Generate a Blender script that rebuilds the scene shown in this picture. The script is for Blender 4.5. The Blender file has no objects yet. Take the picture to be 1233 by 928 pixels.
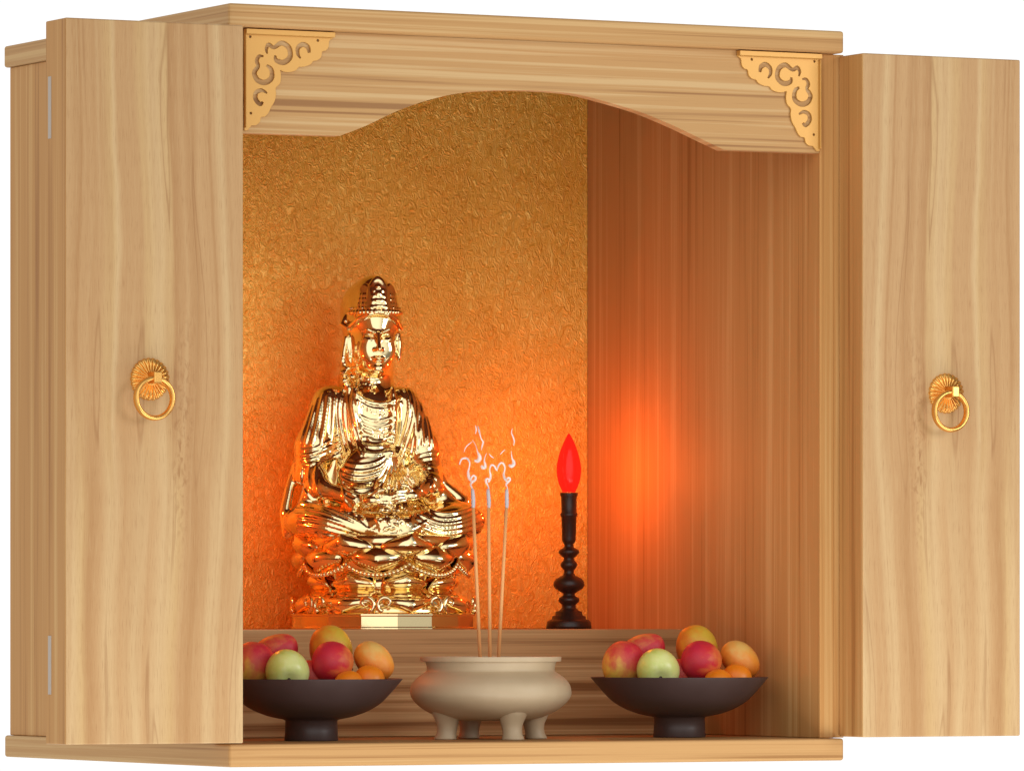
import bpy, bmesh, math, random
import numpy as np
from mathutils import Vector, Matrix
R = math.radians
random.seed(4)
scene = bpy.context.scene
C = scene.collection

# ------------------------------------------------------------------ helpers
def obj(name, verts, faces, mat=None, parent=None, smooth=False, loc=None):
    me = bpy.data.meshes.new(name)
    me.from_pydata([tuple(map(float, v)) for v in verts], [], [tuple(map(int, f)) for f in faces])
    me.update()
    return link(name, me, mat, parent, smooth, loc)

def link(name, me, mat=None, parent=None, smooth=False, loc=None):
    o = bpy.data.objects.new(name, me); C.objects.link(o)
    if mat is not None and len(me.materials) == 0: me.materials.append(mat)
    if smooth: me.polygons.foreach_set('use_smooth', [True] * len(me.polygons))
    if parent is not None: o.parent = parent
    if loc is not None: o.location = loc
    return o

def from_bm(name, bm, mat=None, parent=None, smooth=False, loc=None):
    bmesh.ops.recalc_face_normals(bm, faces=bm.faces)
    me = bpy.data.meshes.new(name); bm.to_mesh(me); bm.free()
    return link(name, me, mat, parent, smooth, loc)

def thing(name, label, cat, loc=(0, 0, 0), rotz=0.0, group=None):
    o = bpy.data.objects.new(name, None); C.objects.link(o)
    o.empty_display_size = 0.02
    o.location = loc; o.rotation_euler = (0, 0, rotz)
    return tag(o, label, cat, group)

def tag(o, label, cat, group=None):
    o['label'] = label; o['category'] = cat
    if group: o['group'] = group
    return o

def box_bm(x0, x1, y0, y1, z0, z1, bevel=0.0, seg=2):
    bm = bmesh.new()
    bmesh.ops.create_cube(bm, size=1)
    for v in bm.verts:
        v.co = Vector(((x0 + x1) / 2 + v.co.x * (x1 - x0), (y0 + y1) / 2 + v.co.y * (y1 - y0), (z0 + z1) / 2 + v.co.z * (z1 - z0)))
    if bevel > 0:
        bmesh.ops.bevel(bm, geom=bm.edges[:], offset=bevel, segments=seg, profile=.5, affect='EDGES')
    return bm

def box(name, ext, mat, parent, bevel=.001, seg=2):
    return from_bm(name, box_bm(*ext, bevel=bevel, seg=seg), mat, parent)

def lathe_data(prof, n=64, cap0=False, cap1=False):
    V = []; F = []
    for r, z in prof:
        for k in range(n):
            a = 2 * math.pi * k / n
            V.append((r * math.cos(a), r * math.sin(a), z))
    for i in range(len(prof) - 1):
        for k in range(n):
            k2 = (k + 1) % n
            F.append((i * n + k, i * n + k2, (i + 1) * n + k2, (i + 1) * n + k))
    if cap0: F.append(tuple(range(n))[::-1])
    if cap1: F.append(tuple((len(prof) - 1) * n + k for k in range(n)))
    return V, F

def catmull(pts, sub=6, closed=False):
    P = [np.array(p, float) for p in pts]; n = len(P); out = []
    m = n if closed else n - 1
    for i in range(m):
        if closed: a, b, c, d = P[i - 1], P[i], P[(i + 1) % n], P[(i + 2) % n]
        else: a, b, c, d = P[max(i - 1, 0)], P[i], P[i + 1], P[min(i + 2, n - 1)]
        for k in range(sub):
            t = k / sub
            out.append(.5 * ((2 * b) + (c - a) * t + (2 * a - 5 * b + 4 * c - d) * t * t + (3 * b - a - 3 * c + d) * t ** 3))
    if not closed: out.append(P[-1])
    return out

def tube_data(pts, rad, n=10, closed=False):
    P = [np.array(p, float) for p in pts]; m = len(P)
    rad = [rad] * m if np.isscalar(rad) else list(rad)
    V = []; F = []
    prev = None
    for i in range(m):
        if closed: t = P[(i + 1) % m] - P[i - 1]
        else: t = P[min(i + 1, m - 1)] - P[max(i - 1, 0)]
        t = t / (np.linalg.norm(t) + 1e-12)
        if prev is None:
            a = np.array((0, 0, 1.)) if abs(t[2]) < .9 else np.array((1., 0, 0))
        else: a = prev
        u = a - t * (a @ t); u /= np.linalg.norm(u) + 1e-12; prev = u
        w = np.cross(t, u)
        for k in range(n):
            an = 2 * math.pi * k / n
            V.append(P[i] + rad[i] * (u * math.cos(an) + w * math.sin(an)))
    for i in range(m if closed else m - 1):
        j = (i + 1) % m
        for k in range(n):
            k2 = (k + 1) % n
            F.append((i * n + k, i * n + k2, j * n + k2, j * n + k))
    if not closed:
        F.append(tuple(range(n))[::-1]); F.append(tuple((m - 1) * n + k for k in range(n)))
    return V, F

def merge(*parts):
    V = []; F = []
    for v, f in parts:
        o = len(V); V += list(v); F += [tuple(i + o for i in q) for q in f]
    return V, F

# ------------------------------------------------------------------ materials
def srgb(r, g, b):
    f = lambda c: (c / 255 / 12.92) if c / 255 <= .04045 else ((c / 255 + .055) / 1.055) ** 2.4
    return (f(r), f(g), f(b), 1)

class NT:
    def __init__(s, name):
        s.m = bpy.data.materials.new(name); s.m.use_nodes = True
        s.t = s.m.node_tree; s.n = s.t.nodes; s.n.clear()
        s.out = s.n.new('ShaderNodeOutputMaterial')
    def add(s, typ, **kw):
        n = s.n.new(typ)
        for k, v in kw.items():
            if k == 'inp':
                for a, b in v.items():
                    if hasattr(b, 'is_output') or isinstance(b, bpy.types.NodeSocket): s.t.links.new(b, n.inputs[a])
                    else: n.inputs[a].default_value = b
            else: setattr(n, k, v)
        return n
    def math(s, op, a, b=0.0, c=0.0, clamp=False):
        n = s.n.new('ShaderNodeMath'); n.operation = op; n.use_clamp = clamp
        for i, v in enumerate((a, b, c)):
            if isinstance(v, bpy.types.NodeSocket): s.t.links.new(v, n.inputs[i])
            else: n.inputs[i].default_value = v
        return n.outputs[0]
    def ramp(s, fac, stops, interp='LINEAR'):
        n = s.n.new('ShaderNodeValToRGB'); n.color_ramp.interpolation = interp
        e = n.color_ramp.elements
        while len(e) < len(stops): e.new(.5)
        for q, (p, c) in zip(e, stops):
            q.position = p; q.color = c if len(c) == 4 else (*c, 1)
        s.t.links.new(fac, n.inputs[0]); return n.outputs[0]
    def mix(s, fac, a, b, mode='MIX'):
        n = s.n.new('ShaderNodeMix'); n.data_type = 'RGBA'; n.blend_type = mode
        for i, v in ((0, fac), (6, a), (7, b)):
            if isinstance(v, bpy.types.NodeSocket): s.t.links.new(v, n.inputs[i])
            else: n.inputs[i].default_value = v
        return n.outputs[2]
    def noise(s, vec, scale, detail=2.0, rough=.5, dist=0.0, dim='3D'):
        n = s.n.new('ShaderNodeTexNoise'); n.noise_dimensions = dim
        n.inputs['Scale'].default_value = scale; n.inputs['Detail'].default_value = detail
        n.inputs['Roughness'].default_value = rough; n.inputs['Distortion'].default_value = dist
        s.t.links.new(vec, n.inputs['Vector']); return n.outputs['Fac']
    def mapping(s, vec, scale=(1, 1, 1), loc=(0, 0, 0), rot=(0, 0, 0)):
        n = s.n.new('ShaderNodeMapping'); n.inputs['Scale'].default_value = scale
        n.inputs['Location'].default_value = loc; n.inputs['Rotation'].default_value = rot
        s.t.links.new(vec, n.inputs['Vector']); return n.outputs[0]
    def bump(s, h, strength=.2, dist=.001):
        n = s.n.new('ShaderNodeBump'); n.inputs['Strength'].default_value = strength
        n.inputs['Distance'].default_value = dist; s.t.links.new(h, n.inputs['Height']); return n.outputs[0]
    def bsdf(s, **kw):
        n = s.n.new('ShaderNodeBsdfPrincipled')
        for k, v in kw.items():
            k = k.replace('_', ' ')
            if isinstance(v, bpy.types.NodeSocket): s.t.links.new(v, n.inputs[k])
            else: n.inputs[k].default_value = v
        s.t.links.new(n.outputs[0], s.out.inputs[0]); return n

def coords(t, kind='Object'):
    return t.n.new('ShaderNodeTexCoord').outputs[kind]

def simple(name, col, rough=.5, metal=0.0, **kw):
    t = NT(name); t.bsdf(Base_Color=col, Roughness=rough, Metallic=metal, **kw); return t.m

def wood_straight(name, axis, dark, mid, pale, seed=0.0, across=48.0, contrast=1.0):
    """close straight grain that runs along `axis`"""
    t = NT(name); co = coords(t)
    sc = [1, 1, 1]
    for i, a in enumerate('xyz'):
        sc[i] = 1.3 if a in axis else across
    v = t.mapping(co, sc, (seed, seed * 1.7, seed * .6))
    w = t.noise(t.mapping(co, (6, 6, 6)), 1.0, 2)
    n1 = t.noise(v, 1.0, 3, .6, .25)
    n2 = t.noise(t.mapping(v, (3, 3, 3), (3, 1, 2)), 1.0, 2, .6)
    n3 = t.noise(t.mapping(co, [(.8 if a in axis else 55) for a in 'xyz'], (seed + 4, 0, 1)), 1.0, 1)
    f = t.math('MULTIPLY_ADD', n1, 1.25 * contrast, .5 - .625 * contrast)
    f = t.math('ADD', f, t.math('MULTIPLY', t.math('SUBTRACT', n2, .5), .35))
    f = t.math('ADD', f, t.math('MULTIPLY', t.math('SUBTRACT', n3, .5), .45))
    col = t.ramp(f, [(.26, dark), (.42, mid), (.52, mid), (.66, pale), (.8, pale)])
    pores = t.noise(t.mapping(co, [(25 if a in axis else 1100) for a in 'xyz']), 1.0, 1)
    pf = t.math('MULTIPLY', t.math('SUBTRACT', .36, pores, clamp=True), 1.4, clamp=True)
    col = t.mix(pf, col, dark)
    b = t.bump(t.math('ADD', n2, t.math('MULTIPLY', pores, .5)), .12, .0006)
    t.bsdf(Base_Color=col, Roughness=t.math('MULTIPLY_ADD', n1, .15, .5), Specular_IOR_Level=.14, Normal=b)
    return t.m

DARK = srgb(156, 112, 68); MID = srgb(187, 145, 96); PALE = srgb(206, 172, 124)

def wood_door():
    """flat-sawn veneer; u runs from the outer edge of a folded door to its hinge, v from the bottom to the top"""
    t = NT('door_veneer'); uv = coords(t, 'UV')
    sep = t.n.new('ShaderNodeSeparateXYZ'); t.t.links.new(uv, sep.inputs[0]); u, v = sep.outputs[0], sep.outputs[1]
    w1 = t.noise(t.mapping(uv, (1.2, 1.6, 1), (2.2, 4.6, 0)), 1.0, 1)
    w2 = t.noise(t.mapping(uv, (5, 5, 1), (7, 1, 0)), 1.0, 2)
    uu = t.math('ADD', u, t.math('MULTIPLY', t.math('SUBTRACT', w1, .5), .22))
    uu = t.math('ADD', uu, t.math('MULTIPLY', t.math('SUBTRACT', w2, .5), .05))
    tan = srgb(189, 149, 103); tan2 = srgb(193, 154, 108); pale = srgb(204, 172, 126); dk = srgb(177, 134, 88); dk2 = srgb(150, 104, 62)
    olive = srgb(199, 164, 114)
    base = t.ramp(uu, [(0, tan2), (.055, tan), (.085, dk), (.1, tan), (.2, tan), (.265, olive), (.285, pale), (.31, tan), (.40, tan),
                       (.44, olive), (.50, pale), (.565, olive), (.585, dk), (.64, tan), (.70, dk), (.74, tan2), (.80, tan), (.815, dk),
                       (.83, tan2), (.88, pale), (.92, tan), (1, tan2)])
    low = t.ramp(uu, [(0, tan2), (.06, pale), (.105, olive), (.14, dk), (.2, tan), (.26, pale), (.34, tan2), (.42, pale), (.47, tan2), (.55, pale), (.62, olive),
                      (.66, tan), (.72, dk), (.78, tan), (.85, pale), (.9, tan), (.95, tan2), (1, pale)])
    mv = t.n.new('ShaderNodeMapRange'); mv.interpolation_type = 'SMOOTHSTEP'
    mv.inputs[1].default_value = .25; mv.inputs[2].default_value = .55; t.t.links.new(t.math('ADD', v, t.math('MULTIPLY', t.math('SUBTRACT', w2, .5), .3)), mv.inputs[0])
    col = t.mix(mv.outputs[0], low, base)
    # streaks of growth lines
    g1 = t.noise(t.mapping(t.add('ShaderNodeCombineXYZ', inp={0: uu, 1: v}).outputs[0], (26, 1.6, 1), (1, 2, 0)), 1.0, 3, .62, .3)
    col = t.mix(t.math('MULTIPLY', t.math('SUBTRACT', .56, g1, clamp=True), 1.7, clamp=True), col, dk)
    g1b = t.noise(t.mapping(t.add('ShaderNodeCombineXYZ', inp={0: uu, 1: v}).outputs[0], (38, 1.3, 1), (9, 5, 0)), 1.0, 2, .6, .2)
    col = t.mix(t.math('MULTIPLY', t.math('SUBTRACT', g1b, .54, clamp=True), 1.3, clamp=True), col, pale)
    # a few thin dark cracks of late wood
    g2 = t.noise(t.mapping(t.add('ShaderNodeCombineXYZ', inp={0: uu, 1: v}).outputs[0], (9, 1.1, 1), (4.3, 7.7, 0)), 1.0, 1)
    line = t.math('SUBTRACT', 1.0, t.math('MULTIPLY', t.math('ABSOLUTE', t.math('SUBTRACT', g2, .61)), 70), clamp=True)
    line = t.math('MULTIPLY', line, t.math('MULTIPLY', t.noise(t.mapping(uv, (2, 6, 1), (1, 1, 0)), 1.0, 2), .9))
    col = t.mix(line, col, dk2)
    # ripple figure near the middle
    rp = t.noise(t.mapping(uv, (46, 62, 1)), 1.0, 2, .6, .6)
    du = t.math('DIVIDE', t.math('SUBTRACT', uu, .63), .07); dv = t.math('DIVIDE', t.math('SUBTRACT', v, .43), .2)
    mask = t.math('SUBTRACT', 1.0, t.math('ADD', t.math('MULTIPLY', du, du), t.math('MULTIPLY', dv, dv)), clamp=True)
    rip = t.math('MULTIPLY', t.math('MULTIPLY', t.math('SUBTRACT', .52, rp, clamp=True), 3.2), mask, clamp=True)
    col = t.mix(rip, col, dk2)
    fine = t.noise(t.mapping(uv, (150, 28, 1)), 1.0, 2, .6)
    col = t.mix(t.math('MULTIPLY', t.math('SUBTRACT', .5, fine, clamp=True), .8, clamp=True), col, dk)
    b = t.bump(t.math('ADD', fine, t.math('MULTIPLY', rip, -2)), .1, .0005)
    po = t.noise(t.mapping(uv, (330, 34, 1), (2, 8, 0)), 1.0, 2, .6)
    col = t.mix(t.math('MULTIPLY', t.math('SUBTRACT', .43, po, clamp=True), 3.4, clamp=True), col, dk2)
    pl_ = t.noise(t.mapping(uv, (210, 20, 1), (5, 3, 0)), 1.0, 2, .6)
    col = t.mix(t.math('MULTIPLY', t.math('SUBTRACT', pl_, .56, clamp=True), 1.8, clamp=True), col, pale)
    t.bsdf(Base_Color=col, Roughness=t.math('MULTIPLY_ADD', fine, .12, .45), Specular_IOR_Level=.25, Normal=b)
    return t.m

def gold_foil():
    t = NT('gold_foil'); co = coords(t)
    n1 = t.noise(t.mapping(co, (170, 1, 128)), 1.0, 3, .6, 1.2)
    n2 = t.noise(t.mapping(co, (90, 1, 60), (3, 0, 1)), 1.0, 2, .5, .8)
    n3 = t.noise(t.mapping(co, (7, 1, 7), (1, 0, 1)), 1.0, 2)
    h = t.math('ADD', t.math('MULTIPLY', t.math('ABSOLUTE', t.math('SUBTRACT', n1, .5)), 2.0), t.math('MULTIPLY', n2, .5))
    col = t.ramp(t.math('ADD', t.math('MULTIPLY', n1, .6), t.math('MULTIPLY', n3, .5)), [(.35, srgb(226, 160, 54)), (.55, srgb(240, 184, 72)), (.75, srgb(251, 212, 106))])
    b = t.bump(h, .62, .003)
    t.bsdf(Base_Color=col, Roughness=.36, Metallic=.2, Normal=b)
    return t.m

M = {}
M['wood_h'] = wood_straight('straight_grain_wood', 'xy', srgb(156, 114, 74), srgb(192, 150, 100), PALE, 1.3, 150, 1.0)
M['wood_board'] = wood_straight('board_wood', 'xy', srgb(162, 118, 72), srgb(194, 150, 98), srgb(208, 170, 118), 5.1, 230, .85)
M['wood_v'] = wood_straight('upright_grain_wood', 'z', srgb(166, 114, 62), srgb(196, 145, 87), srgb(210, 166, 108), 2.2, 115, .72)
M['wood_step'] = wood_straight('step_wood', 'xy', srgb(146, 102, 62), srgb(190, 146, 98), srgb(214, 178, 128), 8.4, 120, 1.0)
M['added_panel'] = wood_straight('added_panel_dark_wood', 'xy', srgb(58, 30, 18), srgb(76, 42, 24), srgb(92, 54, 32), 3.4, 120, .8)  # dark brown for the added overhead panel mirrored in the gold
M['door'] = wood_door()
M['foil'] = gold_foil()
M['bracket'] = simple('matt_gold_plate', srgb(205, 155, 79), .42, .3)
M['brass'] = simple('polished_brass', srgb(242, 184, 100), .24, .92)
M['steel'] = simple('hinge_steel', srgb(182, 168, 154), .55, .0)

def statue_gold():
    t = NT('mirror_gold'); co = coords(t)
    n = t.noise(co, 900, 2)
    t.bsdf(Base_Color=(.95, .77, .43, 1), Roughness=.1, Metallic=1.0, Normal=t.bump(n, .03, .0004))
    return t.m
M['gold'] = statue_gold()

def glaze(name, c0, c1, rough):
    t = NT(name); co = coords(t)
    n = t.noise(co, 60, 3); n2 = t.noise(co, 700, 2)
    t.bsdf(Base_Color=t.mix(n, c0, c1), Roughness=t.math('MULTIPLY_ADD', n, .15, rough), Normal=t.bump(n2, .06, .0004))
    return t.m
M['burner'] = glaze('beige_ceramic', srgb(182, 160, 128), srgb(196, 175, 143), .42)
M['bowl'] = glaze('dark_brown_bowl', srgb(62, 46, 44), srgb(72, 55, 53), .34)
M['candle_wood'] = glaze('dark_turned_wood', srgb(46, 26, 20), srgb(60, 34, 26), .28)
M['ash'] = glaze('grey_ash', srgb(150, 143, 135), srgb(182, 176, 168), .9)
M['ash_tip'] = glaze('burnt_ash_tip', srgb(176, 166, 168), srgb(206, 198, 198), .85)
M['stick'] = glaze('incense_stick_paste', srgb(232, 164, 98), srgb(240, 178, 114), .6)

def bulb_mat():
    t = NT('glowing_red_bulb')
    tr = t.add('ShaderNodeBsdfTransparent', inp={0: (1.0, .5, .25, 1)})
    em = t.add('ShaderNodeEmission', inp={0: (1.0, .012, .008, 1), 1: 1.25})
    gl = t.add('ShaderNodeBsdfGlossy', inp={0: (1, .5, .5, 1), 1: .15})
    m1 = t.n.new('ShaderNodeMixShader'); m1.inputs[0].default_value = .72
    t.t.links.new(tr.outputs[0], m1.inputs[1]); t.t.links.new(em.outputs[0], m1.inputs[2])
    m2 = t.n.new('ShaderNodeMixShader'); m2.inputs[0].default_value = .04
    geo = t.n.new('ShaderNodeNewGeometry'); t.t.links.new(t.math('MULTIPLY', t.math('SUBTRACT', 1.0, geo.outputs['Backfacing']), .05), m2.inputs[0])
    t.t.links.new(m1.outputs[0], m2.inputs[1]); t.t.links.new(gl.outputs[0], m2.inputs[2])
    t.t.links.new(m2.outputs[0], t.out.inputs[0]); return t.m
M['bulb'] = bulb_mat()

def smoke_mat():
    t = NT('white_smoke')
    tr = t.add('ShaderNodeBsdfTransparent')
    tl = t.add('ShaderNodeBsdfTranslucent', inp={0: (.95, .94, .94, 1)})
    df = t.add('ShaderNodeBsdfDiffuse', inp={0: (1, .96, .92, 1)})
    a = t.n.new('ShaderNodeMixShader'); a.inputs[0].default_value = .7
    t.t.links.new(tl.outputs[0], a.inputs[1]); t.t.links.new(df.outputs[0], a.inputs[2])
    lw = t.add('ShaderNodeLayerWeight', inp={0: .35})
    m = t.n.new('ShaderNodeMixShader')
    t.t.links.new(t.math('SUBTRACT', 1.0, t.math('MULTIPLY', lw.outputs['Facing'], .65), clamp=True), m.inputs[0])
    t.t.links.new(tr.outputs[0], m.inputs[1]); t.t.links.new(a.outputs[0], m.inputs[2])
    t.t.links.new(m.outputs[0], t.out.inputs[0]); return t.m
M['smoke'] = smoke_mat()

def fruit_mat(name, ca, cb, cc, axis=(0, 0, 1), rough=.42, speck=0.0, sss=.06):
    """skin colour drifting from ca to cc along an axis of the fruit, with fine streaks"""
    t = NT(name); co = coords(t)
    d = t.n.new('ShaderNodeVectorMath'); d.operation = 'DOT_PRODUCT'
    t.t.links.new(co, d.inputs[0]); d.inputs[1].default_value = axis
    n = t.noise(co, 70, 3, .6); st = t.noise(t.mapping(co, (260, 260, 40)), 1.0, 2)
    f = t.math('MULTIPLY_ADD', d.outputs['Value'], 24.0, .5)
    f = t.math('ADD', f, t.math('MULTIPLY', t.math('SUBTRACT', n, .5), 1.15))
    f = t.math('ADD', f, t.math('MULTIPLY', t.math('SUBTRACT', st, .5), .35))
    col = t.ramp(f, [(.12, ca), (.5, cb), (.88, cc)])
    sp = t.noise(co, 900, 1)
    col = t.mix(t.math('MULTIPLY', t.math('SUBTRACT', sp, .62, clamp=True), 3 * speck + .3, clamp=True), col, srgb(240, 205, 140))
    t.bsdf(Base_Color=col, Roughness=rough, Subsurface_Weight=sss, Subsurface_Radius=(.006, .003, .0015), Subsurface_Scale=.4,
           Normal=t.bump(t.noise(co, 500, 2), .05, .0004))
    return t.m

# ------------------------------------------------------------------ the cabinet
HX = .279; DP = .452; H = .600; TB = .0182
BX = .2755; BF = .0105; BB = .447; IX = .262; GY = .418; SY = .2335; SZ = .1077
cab = thing('altar_cabinet', 'light wood altar cabinet with arched opening and both plain doors folded wide open', 'cabinet')
box('top_board', (-HX, HX, 0, DP, H - TB, H), M['wood_board'], cab, .0022, 3)
box('bottom_board', (-HX + .0005, HX, 0, DP, 0, TB), M['wood_board'], cab, .0022, 3)
box('side_panel', (-BX, -IX, BF, BB, TB + .0002, H - TB - .0002), M['wood_v'], cab, .0008)
box('side_panel', (IX, BX, BF, BB, TB + .0002, H - TB - .0002), M['wood_v'], cab, .0008)
for sx in (-1, 1):
    xs = sorted((sx * (BX - .0006), sx * .2850))
    box('hinge_stile', (xs[0], xs[1], BF + .0006, .030, TB + .0004, H - TB - .0004), M['wood_v'], cab, .0003, 1)
box('back_panel', (-IX + .0002, IX - .0002, GY + .004, BB - .001, TB + .0003, H - TB - .0003), M['wood_v'], cab, .0005)
box('added_dark_panel', (-IX + .0004, IX - .0004, BF + .0136, GY - .0004, H - TB - .0032, H - TB - .0004), M['added_panel'], cab, .0003)  # unseen panel added under the top board to darken the statue's reflections
box('gold_lining', (-IX + .0004, IX - .0004, GY, GY + .0038, SZ + .0003, H - TB - .0005), M['foil'], cab, .0003)
box('step', (-IX + .0003, IX - .0003, SY, GY + .0036, TB + .0003, SZ), M['wood_step'], cab, .0008)

# valance with a shallow arch
VF = BF + .0008; VB = VF + .012
arch = [(-.2617, .4992), (-.1766, .4997), (-.1546, .5080), (-.1251, .5214), (-.0955, .5315), (-.0657, .5380), (-.0330, .5410), (.0, .5418),
        (.0330, .5405), (.0657, .5345), (.0955, .5275), (.1251, .5178), (.1510, .5078), (.1720, .4997), (.2617, .4997)]
mid = catmull(arch[1:-1], 5)
prof = [arch[0]] + [tuple(q) for q in mid] + [arch[-1]]
ZT = H - TB - .0002
bm = bmesh.new()
fr = [bm.verts.new((x, VF, z)) for x, z in prof]; bk = [bm.verts.new((x, VB, z)) for x, z in prof]
ft = [bm.verts.new((x, VF, ZT)) for x, z in prof]; bt = [bm.verts.new((x, VB, ZT)) for x, z in prof]
for i in range(len(prof) - 1):
    bm.faces.new((fr[i], fr[i + 1], ft[i + 1], ft[i])); bm.faces.new((bk[i + 1], bk[i], bt[i], bt[i + 1]))
    bm.faces.new((fr[i + 1], fr[i], bk[i], bk[i + 1])); bm.faces.new((ft[i], ft[i + 1], bt[i + 1], bt[i]))
bm.faces.new((fr[0], ft[0], bt[0], bk[0])); bm.faces.new((ft[-1], fr[-1], bk[-1], bt[-1]))
from_bm('valance', bm, M['wood_h'], cab)

# pierced corner brackets, traced in millimetres from the corner
def bk_pt(x, y): return ((715 - x) / 7978 - .0, -((y - (85 + .0484 * (x - 95))) / 8998))
outline = [(715, 115), (95, 85), (97, 125), (122, 145), (128, 190), (150, 218), (172, 225), (180, 265), (205, 290), (235, 300), (255, 325), (300, 345), (335, 350),
           (355, 375), (400, 392), (440, 392), (465, 385), (460, 430), (468, 480), (497, 515), (495, 560), (505, 610), (530, 655), (545, 690), (570, 722), (600, 730),
           (608, 765), (635, 790), (665, 795), (690, 828), (712, 832)]
strokes = [([(262, 245), (272, 205), (305, 188), (340, 215), (342, 258), (322, 290)], [8, 13, 13, 12, 10, 4]),
           ([(555, 278), (562, 245), (545, 212), (508, 228), (455, 192), (405, 220), (396, 285), (440, 328), (492, 318), (500, 283)], [4, 9, 11, 10, 13, 14, 14, 14, 12, 6]),
           ([(580, 298), (612, 300), (628, 335), (618, 372), (645, 420), (622, 470), (570, 482), (525, 445), (528, 385), (560, 358)], [4, 9, 11, 10, 13, 14, 14, 14, 12, 6]),
           ([(555, 558), (592, 540), (632, 560), (636, 605), (606, 638), (584, 622)], [4, 10, 12, 13, 12, 6])]
def bracket(sign):
    cu = bpy.data.curves.new('bracket_outline', 'CURVE'); cu.dimensions = '2D'; cu.fill_mode = 'BOTH'
    def spl(pts):
        s = cu.splines.new('POLY'); s.points.add(len(pts) - 1); s.use_cyclic_u = True
        for p, (x, z) in zip(s.points, pts): p.co = (x, z, 0, 1)
    o = [bk_pt(*q) for q in outline]
    scal = [np.array(q) for q in o[2:]]
    spl(o[:2] + [tuple(q) for q in catmull(scal, 3)])
    for pts, rad in strokes:
        P = catmull([bk_pt(*q) for q in pts], 5)
        rr = np.interp(np.linspace(0, 1, len(P)), np.linspace(0, 1, len(rad)), rad) / 6000
        L = []; Rr = []
        for i, p in enumerate(P):
            t = P[min(i + 1, len(P) - 1)] - P[max(i - 1, 0)]; t /= np.linalg.norm(t); nn = np.array((-t[1], t[0]))
            L.append(tuple(p + nn * rr[i])); Rr.append(tuple(p - nn * rr[i]))
        spl(L + Rr[::-1])
    for hx, hy in ((202, 150), (674, 167), (669, 709)):
        c = bk_pt(hx, hy)
        spl([(c[0] + .0013 * math.cos(a), c[1] + .0013 * math.sin(a)) for a in np.linspace(0, 2 * math.pi, 13)[:-1]])
    cu.extrude = .00075; cu.bevel_depth = .0002; cu.bevel_resolution = 1
    tmp = bpy.data.objects.new('tmp', cu); C.objects.link(tmp)
    dg = bpy.context.evaluated_depsgraph_get()
    me = bpy.data.meshes.new_from_object(tmp.evaluated_get(dg))
    bpy.data.objects.remove(tmp)
    bm = bmesh.new(); bm.from_mesh(me)
    for v in bm.verts:
        x, z, y = v.co
        v.co = Vector((-x if sign > 0 else x, y, z))
    # folded flange along the top and along the side
    for e in ((0, .0777, -.0052, .0006, -.0042, 0.0), (.0, .0010, -.0035, -.0002, -.078, -.0045)):
        x0, x1 = (-e[1], -e[0]) if sign > 0 else (e[0], e[1])
        b2 = box_bm(x0, x1, e[2] if e is not None else 0, e[3], e[4] + .0001, e[5], .0003, 1)
        m2 = bpy.data.meshes.new('f'); b2.to_mesh(m2); b2.free(); bm.from_mesh(m2)
    me.clear_geometry(); 
    bmesh.ops.recalc_face_normals(bm, faces=bm.faces); bm.to_mesh(me); bm.free()
    me.materials.clear()
    ob = link('corner_bracket', me, M['bracket'], cab, False, (sign * (IX - .0006), VF - .0012, ZT - .0006))
    return ob
bracket(1); bracket(-1)

# doors: two leaves folded together on each side
DX0 = .2800; DX1 = .4311; DF = -.029; DB = .0103; DZ0 = .0195; DZ1 = .5800
def handle(door, sx):
    cx = .3590 if sx > 0 else -.3603; rx_ = .3562 if sx > 0 else -.3618; cz = .3023; yf = DF
    # fluted rosette
    V = []; F = []; n = 25 * 6; rings = [(.0, .0050), (.004, .0050), (.0052, .0045), (.012, .0040), (.0158, .0032), (.0166, .0010), (.0166, .0)]
    for r, h in rings:
        for k in range(n):
            a = 2 * math.pi * k / n
            w = abs(math.sin(a * 12.5)) ** .7
            rr = r * (1 - (.055 * (1 - w) if r > .0145 else 0))
            hh = h - (.0026 * (1 - w) if .005 < r < .0164 else 0)
            V.append((cx + rr * math.cos(a), yf - max(hh, 0), cz + rr * math.sin(a)))
    for i in range(len(rings) - 1):
        for k in range(n):
            k2 = (k + 1) % n; F.append((i * n + k, (i + 1) * n + k, (i + 1) * n + k2, i * n + k2))
    F.append(tuple((len(rings) - 1) * n + k for k in range(n)))
    obj('handle_plate', V, F, M['brass'], door, True)
    b = box_bm(cx - .0036, cx + .0032, yf - .0172, yf - .0035, cz - .0036, cz + .0056, .0010, 3)
    st = from_bm('staple', b, M['brass'], door)
    ring = []; RR = .0154
    for k in range(64):
        a = 2 * math.pi * k / 64
        ring.append((rx_ + RR * math.cos(a), yf - .0115 + .0035 * math.sin(a) * 0 - .001, cz + .0004 - RR + RR * math.sin(a)))
    V, F = tube_data(ring, .0021, 14, True)
    V = [np.array((v[0], yf - .0125 + (v[1] - (yf - .0125)) * 1.7, v[2])) for v in V]
    obj('ring_pull', V, F, M['brass'], door, True)

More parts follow.
